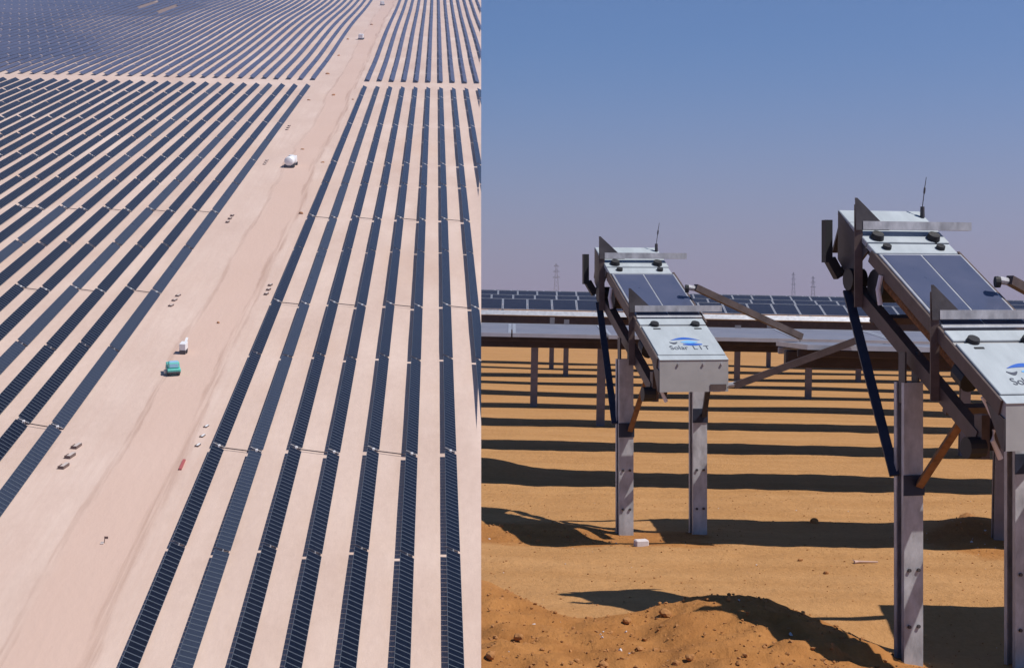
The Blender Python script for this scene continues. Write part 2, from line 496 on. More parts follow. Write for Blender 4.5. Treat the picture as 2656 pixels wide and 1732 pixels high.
def build_ground():
    ys = [-12, -8, -5, -2, 0, 2, 4, 5.5]
    y = 6.5
    while y < 20: ys.append(y); y += 0.055
    while y < 145: ys.append(y); y *= 1.011
    n_t = len(ys)
    ys += [146, 152, 165, 240, 330, 370, 400, 460, 560, 800, 1200, 1700, 2120]
    NC = 150
    vs, fs, lm = [], [], []
    for y in ys:
        e = EDGE * max(y, 0)
        wdt = 0.42 * max(y, 0) + 4.5
        for k in range(NC + 1):
            x = e + wdt * k / NC
            if y <= 145.9: z = ground(x, y)
            else:
                z = -0.02 * x + far_rise(145)
                if 152 <= y < 400: z = -52.0 - 0.02 * x
                elif y >= 400: z = -0.02 * x - 0.3
            vs.append((x, y, z)); lm.append(loose_mask(x, y) if y < 40 else 0.0)
    W = NC + 1
    for i in range(len(ys) - 1):
        for k in range(NC):
            a = i * W + k
            fs.append((a, a + 1, a + 1 + W, a + W))
    b = len(vs)
    for i in range(len(ys)):
        p = vs[i * W]; vs.append(p); vs.append((p[0], p[1], -70)); lm += [0.8, 0.8]
    for i in range(len(ys) - 1):
        q = b + 2 * i
        fs.append((q, q + 2, q + 3, q + 1))
    me = bpy.data.meshes.new('desert_ground')
    me.from_pydata(vs, [], fs)
    a = me.attributes.new('loose', 'FLOAT', 'POINT')
    a.data.foreach_set('value', lm)
    me.polygons.foreach_set('use_smooth', [True] * len(me.polygons))
    me.materials.append(M['sand'])
    return tag(link('desert_ground', me), 'orange brown desert sand with spoil heap and wheel track', kind='structure')
build_ground()

# ------------------------------------------------------------------ solar modules (shared meshes)
def module_bits(mb, w, d, t=0.035, fr=0.035, fe=None, x=0.0, y=0.0, T=None):
    """framed module, w along x, d along y, glass slightly sunk: material 0 frame, 1 glass, 2 back"""
    fe = fe or fr
    X0, X1, Y0, Y1 = x - w / 2, x + w / 2, y - d / 2, y + d / 2
    i0, i1, j0, j1 = X0 + fr, X1 - fr, Y0 + fe, Y1 - fe
    g = -0.006
    vs = [(X0, Y0, 0), (X1, Y0, 0), (X1, Y1, 0), (X0, Y1, 0), (i0, j0, 0), (i1, j0, 0), (i1, j1, 0), (i0, j1, 0),
          (i0, j0, g), (i1, j0, g), (i1, j1, g), (i0, j1, g), (X0, Y0, -t), (X1, Y0, -t), (X1, Y1, -t), (X0, Y1, -t)]
    fr_f = [(0, 1, 5, 4), (1, 2, 6, 5), (2, 3, 7, 6), (3, 0, 4, 7), (4, 5, 9, 8), (5, 6, 10, 9), (6, 7, 11, 10), (7, 4, 8, 11),
            (0, 12, 13, 1), (1, 13, 14, 2), (2, 14, 15, 3), (3, 15, 12, 0)]
    o = len(mb.v)
    mb.add(vs, fr_f, 0, T)
    mb.f += [(8 + o, 9 + o, 10 + o, 11 + o), (15 + o, 14 + o, 13 + o, 12 + o)]
    mb.m += [1, 2]

def bits_mesh(name, mb, mats):
    me = bpy.data.meshes.new(name)
    me.from_pydata([tuple(v) for v in mb.v], [], mb.f)
    for m in mats: me.materials.append(M[m])
    me.polygons.foreach_set('material_index', mb.m)
    return me

# ------------------------------------------------------------------ tracker tables on the hillside
PITCH, MOD_W, MOD_L, HC = 6.0, 2.0, 1.415, 0.85
DVL = math.sqrt(1 + SLOPE ** 2 + (196.0 / F) ** 2)
MP = 1.46                                           # module pitch along the row
TILTS = (25, 25.5, 24, 26)
_mod, _arr, _sup = {}, {}, {}

def tilt_T(deg):
    return Matrix.Translation((0, 0, HC)) @ Matrix.Rotation(R(deg), 4, 'Y')

def hill_module(deg, g='glass'):
    if (deg, g) not in _mod:
        mb = MB(); module_bits(mb, 2.25 if deg > 28 else MOD_W, MOD_L, 0.04, 0.045, 0.075, T=tilt_T(deg))
        _mod[(deg, g)] = bits_mesh('solar_module', mb, ('frame_far', g, 'back'))
    return _mod[(deg, g)]

def hill_array(n, deg, g='glass'):
    if (n, deg, g) not in _arr:
        mb = MB()
        for k in range(n): module_bits(mb, 2.25 if deg > 28 else MOD_W, MOD_L, 0.04, 0.045, 0.075, y=(k + .5) * MP, T=tilt_T(deg))
        _arr[(n, deg, g)] = bits_mesh('module_row', mb, ('frame_far', g, 'back'))
    return _arr[(n, deg, g)]

def tube_mesh(n):
    if ('t', n) not in _sup:
        mb = MB(); mb.tube([(0, -0.5, HC - 0.11), (0, n * MP + 0.5, HC - 0.11)], 0.075, 8)
        _sup[('t', n)] = mb.mesh('torque_tube', 'galv')
    return _sup[('t', n)]

def post_mesh():
    if 'p' not in _sup:
        mb = MB(); mb.box(-.06, .06, -.05, .05, -.3, HC - .15); _sup['p'] = mb.mesh('post', 'galv')
    return _sup['p']

def frame_mesh(n):
    if ('f', n) not in _sup:
        mb = MB(); mb.tube([(0, -0.5, HC - 0.11), (0, n * MP + 0.5, HC - 0.11)], 0.075, 6)
        for k in range(0, n + 1, 6): mb.box(-.06, .06, k * MP - .05, k * MP + .05, -.3, HC - .15)
        _sup[('f', n)] = mb.mesh('support_frame', 'galv')
    return _sup[('f', n)]

def gear_mesh():
    if 'g' not in _sup:
        mb = MB(); mb.bbox(-.20, .20, -.22, .22, HC - .30, HC - .02, .05); mb.bar((-.9, 0, HC + .36), (.9, 0, HC - .48), .08, .05)
        _sup['g'] = mb.mesh('gearbox', 'pure_white')
    return _sup['g']

def hill_table(u, Z0, Z1, deg, label, near, gear, group, glass='glass'):
    n = max(2, int(((Z1 - Z0) * DVL - 0.35) / MP))
    # modules that would run past the hill's cut edge are left out, those on it are cut
    ED = EDGE + 196.0 / F
    def past(k, du): return u + du > ED * (Z0 + k * MP / DVL)
    skip = 0
    while skip < n and past(skip + 1, -1.0): skip += 1
    cut = 0
    while skip + cut < n and past(skip + cut, 1.02): cut += 1
    n -= skip
    if n < 1: return False
    Zs = Z0 + skip * MP / DVL
    mx = hill_mx(hill(u, Zs))
    root = empty('solar_table', mx, label, 'solar table', group)
    if near:
        me = hill_module(deg, glass)
        for k in range(n):
            loc = (0, (k + .5) * MP, 0)
            link('solar_module', clip_edge(me, mx @ Matrix.Translation(loc)) if k < cut else me, root, loc)
        tm = tube_mesh(n)
        link('torque_tube', clip_edge(tm, mx) if cut or skip else tm, root)
        for k in range(0, n + 1, 8):
            if not past(k + skip, 0.1): link('post', post_mesh(), root, (0, k * MP, 0))
    else:
        am, fm = hill_array(n, deg, glass), frame_mesh(n)
        if cut or skip: am, fm = clip_edge(am, mx), clip_edge(fm, mx)
        tag(link('module_row', am, root), kind='stuff')
        tag(link('support_frame', fm, root), kind='stuff')
    if gear and skip == 0 and cut == 0: link('gearbox', gear_mesh(), root, (0, -0.45, 0))
    return True

def visible(u, Z0, Z1):
    """roughly inside the frame's left border and below its top"""
    for Z in (Z0, Z1):
        x = 1132 + u * F / Z; y = -229 + F * KH / Z + TILT * (x - 1132)
        if x > -60 and y < 1790: return True
    return False

shaft_spots = []
count_t = 0
for side in ('right', 'left'):
    for i in range(27 if side == 'left' else 11):
        u = -33.8 + PITCH * i if side == 'right' else -60.7 - PITCH * i
        if side == 'right': cuts = [222.8 - 55.6 - 42, 222.8 - 56.5, 222.8, 264, 319.5, 362, 420, 463.5, 521, 564, 622, 665, 723, 766, 806]
        else: cuts = [223.5, 271.8, 320, 368, 417, 466, 515, 563, 612, 661, 709, 758, 806]
        st = (-1.8 if side == 'right' else 2.4) * (i % 2)
        bright = [c for k, c in enumerate(cuts) if (k % 2 == 1)]
        tabs = []
        for k in range(len(cuts) - 1):
            a, b = cuts[k] + st, cuts[k + 1] + (st if k < len(cuts) - 2 else 0)
            if not visible(u, a, b): continue
            tabs.append((a, b, cuts[k] in bright))
        deg = TILTS[i % 4] + (7 if side == 'left' else 0)
        dusty = (side == 'right' and i == 1) or (side == 'left' and i in (0, 3, 7))  # rows whose sky reflection is painted in with paler glass
        if side == 'right' and i == 1: deg = 17
        for q, (a, b, br) in enumerate(reversed(tabs)):
            g = 0.45 if br else 0.22
            lab = f'navy solar table, {ORD[i]} row {side} of sandy track, {ORD[q]} table below cross lane'
            if side == 'right' and i == 1:
                lab = f'paler sky-reflecting solar table, second row right of sandy track, {ORD[q]} table below cross lane'
            near = a < 335
            if hill_table(u, a + g, b - (0.45 if not br else 0.22), deg, lab, near, br, 'solar tables below the cross lane', 'glass_sheen' if dusty else 'glass'): count_t += 1
            if br and a < 480 and i % 2 == 0 and (side == 'left' or u + 7 < (EDGE + 196 / F) * a): shaft_spots.append((side, i, u, a))
print('hill tables', count_t)

# drive shafts that couple neighbouring rows at the bright gaps
for k, (side, i, u, Z) in enumerate(shaft_spots):
    if side == 'left': p, q = hill(u - PITCH + 0.2, Z + 2.4, 0.4), hill(u - 0.2, Z, 0.4)
    else: p, q = hill(u + 0.2, Z, 0.4), hill(u + PITCH - 0.2, Z - 1.8, 0.4)
    mb = MB(); mb.tube([p, q], 0.085, 8)
    o = mb.build('drive_shaft', 'brown')
    nth = ORD[sum(1 for s in shaft_spots[:k] if s[0] == side and s[1] == i)]
    tag(o, f'thin brown drive shaft between {ORD[i]} and {ORD[i+1]} rows {side} of track, {nth} from below', 'drive shaft', 'drive shafts between table rows')

# tables above the cross lane: hundreds, one mass
def far_tables():
    mb = MB()
    T0 = Matrix.Rotation(R(27), 3, 'Y')
    for i in range(-78, 16):
        u = -33.8 + PITCH * i if i >= 0 else -60.7 - PITCH * (-i - 1)
        Z = 834.0 + 1.2 * (i % 2)
        seg = 0
        while Z < 1880:
            L = 47.0
            x = 1132 + u * F / Z
            bare = (-243 < u < -236 and 1330 < Z < 1440) or (-219 < u < -212 and 1300 < Z < 1400)
            if x > -160 and not bare and not (u - 1.2 > (EDGE + 196.0 / F) * (Z + L)):
                m = 4
                prev = None
                for k in range(m + 1):
                    zz = Z + L * k / m
                    c = hill(u, zz, 1.05)
                    ring = [c + HROT.to_3x3() @ (T0 @ Vector(p)) for p in ((-1.1, 0, 0), (1.1, 0, 0), (1.1, 0, -0.08), (-1.1, 0, -0.08))]
                    o = len(mb.v); mb.v += [tuple(p) for p in ring]
                    if prev is not None:
                        for e in range(4):
                            mb.f.append((prev + e, prev + (e + 1) % 4, o + (e + 1) % 4, o + e)); mb.m.append(0 if e == 0 else 1)
                    if k in (0, m):
                        mb.f.append((o, o + 1, o + 2, o + 3)); mb.m.append(1)
                    prev = o
            Z += L + 1.6; seg += 1
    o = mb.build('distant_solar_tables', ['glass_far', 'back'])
    o.data = clip_edge(o.data, Matrix.Identity(4))
    tag(o, 'far solar field of blue table rows above the cross lane', 'solar field', kind='stuff')
far_tables()

# ------------------------------------------------------------------ things on the sandy track
def wheel(mb, x, y, r, w, mi=0):
    mb.tube([(x - w / 2, y, r), (x + w / 2, y, r)], r, 14, mi)

def trailer():
    root = empty('box_trailer', hill_mx(hill_at(473, 919), R(-4)) @ Matrix.Scale(0.85, 4), 'small white box trailer with narrow drawbar, parked above the teal machine', 'trailer')
    mb = MB(); mb.bbox(-.70, .70, .1, 2.7, .85, 2.35, .06); mb.build('body', 'pure_white', root)
    mb = MB(); mb.box(-.68, .68, .06, 2.6, .12, .84); mb.build('chassis', 'dark_steel', root)
    for s in (-.72, .72):
        mb = MB(); wheel(mb, s, 1.3, .36, .2); mb.build('wheel', 'tyre', root)
    mb = MB(); mb.bar((0, 2.6, 1.5), (0, 5.2, 2.5), .50, .22); mb.bar((0, 4.6, .0), (0, 4.6, 2.2), .14, .14, (0, 1, 0)); mb.build('drawbar', 'pure_white', root)
trailer()

def teal_truck():
    root = empty('loader_truck', hill_mx(hill_at(452, 974), R(14)), 'teal green compact truck with dark wheels on the sandy track', 'truck')
    mb = MB(); mb.bbox(-1.2, 1.2, -.2, 3.6, .55, 1.25, .12); mb.build('body', 'teal', root)
    mb = MB(); mb.bbox(-1.15, 1.15, 1.6, 3.5, 1.25, 1.75, .1); mb.build('load_bed', 'teal', root)
    cab = MB().bbox(-1.0, 1.0, .2, 1.55, 1.25, 2.35, .16).build('cab', 'teal', root)
    MB().bbox(-.8, .8, .17, .25, 1.45, 2.1, .03).build('windscreen', 'sky_glass', cab)
    MB().bbox(-.75, .75, .35, 1.4, 2.33, 2.42, .03).build('roof', 'sky_glass', cab)
    for x in (-.95, .75):
        for y in (.35, 2.9):
            mb = MB(); wheel(mb, x, y, .52, .55); w = mb.build('wheel', 'tyre', root)
    MB().bbox(-1.1, 1.1, -.42, -.2, .5, .8, .04).build('bumper', 'dark_steel', root)
    MB().bbox(-1.75, -1.25, .5, 1.2, .3, .9, .05).build('side_tank', 'galv', root)
teal_truck()

def tanker(px, py, s, yaw, label):
    root = empty('water_tanker', hill_mx(hill_at(px, py), yaw) @ Matrix.Scale(s, 4), label, 'tanker', 'white tankers on the track')
    mb = MB(); mb.tube([(0, .0, 2.05), (0, .25, 2.05), (0, 5.4, 2.05), (0, 5.6, 2.05)], [1.1, 1.4, 1.4, 1.1], 20); mb.build('tank', 'pure_white', root, True)
    mb = MB(); mb.tube([(0, 2.6, 3.3), (0, 2.6, 3.7)], .5, 14); mb.build('hatch', 'pure_white', root)
    MB().box(-1.1, 1.1, -.1, 7.6, .5, .75).build('chassis', 'dark_steel', root)
    cab = MB().bbox(-1.15, 1.15, 5.9, 7.8, .75, 2.9, .15).build('cab', 'pure_white', root)
    MB().bbox(-1.0, 1.0, 7.78, 7.84, 1.8, 2.6, .02).build('windscreen', 'sky_glass', cab)
    for x in (-1.15, 1.15):
        for y in (.7, 1.9, 6.7):
            mb = MB(); wheel(mb, x, y, .55, .5); mb.build('wheel', 'tyre', root)
tanker(749, 437, 1.08, R(-6), 'white water tanker with rounded tank, middle of the sandy track')

def box_truck(px, py, yaw, label):
    root = empty('box_truck', hill_mx(hill_at(px, py), yaw), label, 'truck', 'white trucks up the track')
    MB().bbox(-1.4, 1.4, .1, 4.6, 1.0, 3.6, .08).build('cargo_box', 'pure_white', root)
    MB().bbox(-1.25, 1.25, 4.7, 6.4, .8, 2.9, .15).build('cab', 'pure_white', root)
    MB().box(-1.7, 1.7, .0, 6.2, .45, .95).build('chassis', 'dark_steel', root)
    for x in (-1.3, 1.3):
        for y in (1.0, 5.5):
            mb = MB(); wheel(mb, x, y, .6, .5); mb.build('wheel', 'tyre', root)
box_truck(935, 108, R(-5), 'tiny white truck on the track above the cross lane')
box_truck(993, 13, R(10), 'tiny pale truck at the very top of the track')

def footing(px, py, s, label, group, white=False):
    root = empty('concrete_footing', hill_mx(hill_at(px, py), R(-14)) @ Matrix.Scale(s * 0.82, 4), label, 'footing', group)
    a = MB().bbox(-.42, .42, -.35, 2.4, -.1, .42, .06).build('block', 'pure_white' if white else 'concrete', root)
    mb = MB(); mb.box(-.58, .58, -.55, -.37, -.1, .55); mb.build('dark_edge', 'dark_brown', root)  # dark strips edging the near end and both long sides
    MB().box(.43, .58, -.36, 1.9, -.1, .5).build('dark_edge', 'dark_brown', root)
    MB().box(-.58, -.43, -.36, 1.1, -.1, .5).build('dark_edge', 'dark_brown', root)
trios = [
    ([(194, 1162), (177.6, 1187), (160.6, 1214)], 1.0, 'pale U-edged footing at lower left, {} of its row of three', False),
    ([(533, 1109), (523, 1134), (511, 1158)], 0.62, 'white capped footing beside the lower right rows, {} of its row of three', True),
    ([(460, 769), (450.7, 781), (441.6, 795)], 0.78, 'dark footing above the white trailer, {} of its row of three', False),
    ([(601, 560), (595, 568), (589, 577)], 0.72, 'dark footing below the tanker at left rows, {} of its row of three', False),
    ([(699.4, 741), (695, 752.5), (689, 764)], 0.72, 'dark footing by the right rows midway, {} of its row of three', False),
    ([(749, 328), (746, 333), (743, 338)], 0.8, 'dark footing just above the tanker, {} of its row of three', False),
    ([(691, 418), (688, 423), (685, 428)], 0.8, 'dark footing left of the tanker, {} of its row of three', False),
]
for pts, s, lab, wh in trios:
    for k, (px, py) in enumerate(pts):
        footing(px, py, s, lab.format(['topmost', 'middle', 'lowest'][k]), 'footings along the track', wh)

def mound(px, py, s, label, m='clod'):
    bm = bmesh.new(); bmesh.ops.create_icosphere(bm, subdivisions=2, radius=0.5)
    for v in bm.verts:
        v.co *= 1 + 0.35 * noise.noise(v.co * 2.3 + Vector((px, py, 0)))
        v.co.z = max(v.co.z, -0.2) * 0.9
    me = bpy.data.meshes.new('soil_clump'); bm.to_mesh(me); bm.free(); me.materials.append(M[m])
    o = link('soil_clump', me); o.matrix_world = hill_mx(hill_at(px, py, .1), R(px)) @ Matrix.Diagonal((s * .7, s * 1.1, s * .7, 1))
    tag(o, label, 'soil clump', 'dark clumps along the track')
for px, py, s, lab in [(837, 423, 1.3, 'dark clump beside the right rows, level with the tanker'),
                       (780.6, 554, 1.3, 'dark clump beside the right rows, well below the tanker'),
                       (865, 248, 2.0, 'dark clump on the track just below the cross lane'),
                       (915, 259, 1.2, 'small clump by the right rows below the cross lane'),
                       (801, 261, 1.4, 'small clump by the left rows below the cross lane'),
                       (784, 389, 1.3, 'small clump on the track right of the tanker'),
                       (963.7, 70, 2.6, 'dark clump on the track near the top, beyond the tiny truck'),
                       (878, 145, 2.2, 'small clump at the track edge above the cross lane'),
                       (850, 193, 2.2, 'small clump at the crossing of track and cross lane'),
                       (902, 107, 2.4, 'small clump left of the tiny white truck'),
                       (566, 838, .8, 'small dark clump alone in mid track, right of trailer')]:
    mound(px, py, s, lab)

# red beam and a lone survey stake
rt = hill_at(478, 1194, .12); rb = hill_at(467, 1219, .12)
tag(MB().bar(rt, rb, .42, .25).build('steel_beam', 'red_beam'), 'short red steel beam lying on the track at lower right rows', 'beam')
root = empty('survey_stake', hill_mx(hill_at(270, 1408)), 'dark survey stake with small flag on the lower track', 'stake')
MB().bar((0, 0, -.1), (.15, 0, .95), .09).build('stake', 'dark_brown', root)
MB().box(.05, .55, -.02, .02, .62, .95).build('flag', 'dark_brown', root)
MB().box(-.45, .0, -.5, .3, .0, .12).build('base_stone', 'concrete', root)

# ------------------------------------------------------------------ terrace rows (right)
ROWP = 4.15
D1 = 14.3
NW, ND = 1.0, 1.6
RH = 1.66

def right_module_mesh(tilt, glass):
    key = ('r', tilt, glass)
    if key not in _mod:
        mb = MB(); module_bits(mb, NW - 0.016, ND, 0.04, 0.032, T=Matrix.Rotation(R(tilt), 4, 'X'))
        _mod[key] = bits_mesh('solar_module', mb, ('alu', glass, 'back'))
    return _mod[key]

def right_row(y, x0, x1, tilt, label, group, posts, single=True, h=RH, beam=True, phase=0.0, cut=False, glass='glass_near'):
    nmod = max(1, int((x1 - x0) / NW))
    g = lambda x: -0.02 * x + far_rise(y)
    slope = Matrix.Rotation(math.atan(0.02), 4, 'Y')
    mx = Matrix.Translation((x0, y, g(x0))) @ slope
    root = empty('solar_table', mx, label, 'solar table', group)
    me = right_module_mesh(tilt, glass)
    fit = (lambda m, T=Matrix.Identity(4): clip_edge(m, mx @ T, False)) if cut else (lambda m, T=None: m)
    if single:
        for k in range(nmod):
            loc = ((k + .5) * NW + phase, 0, h)
            link('solar_module', fit(me, Matrix.Translation(loc)) if k < 2 else me, root, loc)
    else:
        mb = MB()
        for k in range(nmod): module_bits(mb, NW - 0.016, ND, 0.04, 0.032, x=(k + .5) * NW + phase, T=Matrix.Translation((0, 0, h)) @ Matrix.Rotation(R(tilt), 4, 'X'))
        tag(link('module_row', fit(bits_mesh('module_row', mb, ('alu', glass, 'back'))), root), kind='stuff')
    L = nmod * NW + phase
    if beam:
        mb = MB(); mb.bbox(-.02, L, -.07, .07, h - .205, h - .06, .012); link('torque_beam', fit(mb.mesh('torque_beam', 'beam_shade')), root)
        c, s_ = math.cos(R(tilt)), math.sin(R(tilt))
        for yy in (-.5, .5):
            mb = MB(); mb.bbox(0, L, yy * c - .022, yy * c + .022, h + yy * s_ - .105, h + yy * s_ - .046, .006); link('purlin', fit(mb.mesh('purlin', 'beam_shade' if yy < 0 else 'galv')), root)
    else:
        mb = MB(); mb.box(0, L, -.07, .07, h - .20, h - .06); link('torque_beam', fit(mb.mesh('torque_beam', 'beam_shade')), root)
    for px in posts:
        xx = px - x0
        if 0.02 <= xx <= L and px > EDGE * y + 0.07:
            link('post', RP[0], root, (xx, 0, 0))
    return root

def channel(mb, x, y, z0, z1, w=0.12, d=0.10, t=0.008, lip=0.022, T=None):
    """lipped C-section standing upright, web towards -y"""
    mb.box(x - w / 2, x + w / 2, y - d / 2, y - d / 2 + t, z0, z1, T=T)
    mb.box(x - w / 2, x - w / 2 + t, y - d / 2 + t, y + d / 2, z0, z1, T=T)
    mb.box(x + w / 2 - t, x + w / 2, y - d / 2 + t, y + d / 2, z0, z1, T=T)
    mb.box(x - w / 2 + t, x - w / 2 + t + lip, y + d / 2 - t, y + d / 2, z0, z1, T=T)
    mb.box(x + w / 2 - t - lip, x + w / 2 - t, y + d / 2 - t, y + d / 2, z0, z1, T=T)

_m = MB(); channel(_m, 0, 0, -0.35, RH - 0.21, 0.10, 0.13, T=Matrix.Rotation(R(90), 4, 'Z'))
RP = [_m.mesh('post', 'post_steel')]

px_post = {1: [1256], 2: [2500], 3: [1557], 4: [1384], 5: [2096], 6: [1911], 7: [1467, 2226], 8: [1430], 9: [1993]}
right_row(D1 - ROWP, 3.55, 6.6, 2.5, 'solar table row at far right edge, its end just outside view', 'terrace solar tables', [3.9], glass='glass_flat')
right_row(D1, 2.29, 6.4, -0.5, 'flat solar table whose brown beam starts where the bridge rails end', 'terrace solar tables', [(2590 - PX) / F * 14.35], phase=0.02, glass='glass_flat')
near_names = {1: 'flat pale table behind the far robot, running across the whole right view'}
for k in range(1, 10):
    y = D1 + ROWP * k
    x0 = EDGE * (y - 1.2) - 0.35 - (0.37 * k) % 0.5
    lab = near_names.get(k, f'flat low table, {ORD[k-1]} row back behind the far robot')
    hk = RH if k == 1 else EYE - 66.0 / F * y - 0.06
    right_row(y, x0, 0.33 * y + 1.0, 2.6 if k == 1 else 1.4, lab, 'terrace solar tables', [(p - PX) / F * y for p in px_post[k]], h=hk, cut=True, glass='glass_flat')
for k, (y, h) in enumerate(((69.0, 1.60), (78.0, 1.655), (86.5, 1.76), (95.0, 1.66), (104.0, 1.62))):
    x0 = EDGE * y - 0.15 - (0.41 * k) % 0.8
    lab = f'tilted dark solar table of the far block, {ORD[k]} row beyond the flat tables'
    row = right_row(y, x0, 0.34 * y + 1.0, 15, lab, 'far block solar tables', [x0 + 1 + 6 * q for q in range(9)], single=k < 4, h=h, beam=False, cut=True)
    if k == 0:      # front fascia, shaped with an upward slope to catch the sun
        L = int((0.34 * y + 1.0 - x0) / NW) * NW
        mb = MB(); mb.prism([(0, -.96, h - .44), (0, -.80, h - .26), (0, -.78, h - .29), (0, -.94, h - .47)], (L, 0, 0)); link('front_fascia', clip_edge(mb.mesh('front_fascia', 'alu'), row.matrix_world, False), row)
        mb = MB(); mb.box(0, L, -.88, -.80, h - .80, h - .46); link('underside_shade', clip_edge(mb.mesh('underside_shade', 'beam_shade'), row.matrix_world, False), row)  # dark strip standing in for the shade under the table

# ------------------------------------------------------------------ cleaning robots and their docking stations
def frame(corner, tau, psi):
    """local frame of a robot: X across, Y up the tilt to the rear, Z off the face; origin at front top-left corner + half width"""
    a = Vector((math.cos(psi), math.sin(psi), 0)); b = Vector((math.sin(psi), -math.cos(psi), 0)); up = Vector((0, 0, 1))
    Y = -b * math.cos(tau) + up * math.sin(tau); Z = b * math.sin(tau) + up * math.cos(tau)
    o = corner + a * 0.285
    return Matrix(((a.x, Y.x, Z.x, o.x), (a.y, Y.y, Z.y, o.y), (a.z, Y.z, Z.z, o.z), (0, 0, 0, 1)))

def text_mesh(txt, size):
    cu = bpy.data.curves.new('lettering', 'FONT'); cu.body = txt; cu.size = size; cu.align_x = 'CENTER'; cu.extrude = 0.0008
    o = bpy.data.objects.new('lettering', cu); COL.objects.link(o)
    bpy.context.view_layer.update()
    me = bpy.data.meshes.new_from_object(o.evaluated_get(bpy.context.evaluated_depsgraph_get()))
    bpy.data.objects.remove(o); bpy.data.curves.remove(cu)
    me.materials.clear(); me.materials.append(M['ink'])
    return me
LETTERS = text_mesh('Solar  L I T', 0.078)

def swoosh(pts_top, pts_bot, z):
    n = len(pts_top)
    vs = [(x, y, z) for x, y in pts_top] + [(x, y, z) for x, y in pts_bot] + [(x, y, z + .002) for x, y in pts_top] + [(x, y, z + .002) for x, y in pts_bot]
    fs = []
    for i in range(n - 1):
        fs.append((2 * n + i, 2 * n + i + 1, 3 * n + i + 1, 3 * n + i))
        fs.append((i, n + i, n + i + 1, i + 1))
        fs.append((i, i + 1, 2 * n + i + 1, 2 * n + i)); fs.append((n + i, 3 * n + i, 3 * n + i + 1, n + i + 1))
    fs.append((0, 2 * n, 3 * n, n)); fs.append((n - 1, 2 * n - 1, 4 * n - 1, 3 * n - 1))
    return vs, fs

def arc(x0, x1, y, hump, n=12):
    return [(x0 + (x1 - x0) * i / n, y + hump * math.sin(math.pi * i / n)) for i in range(n + 1)]

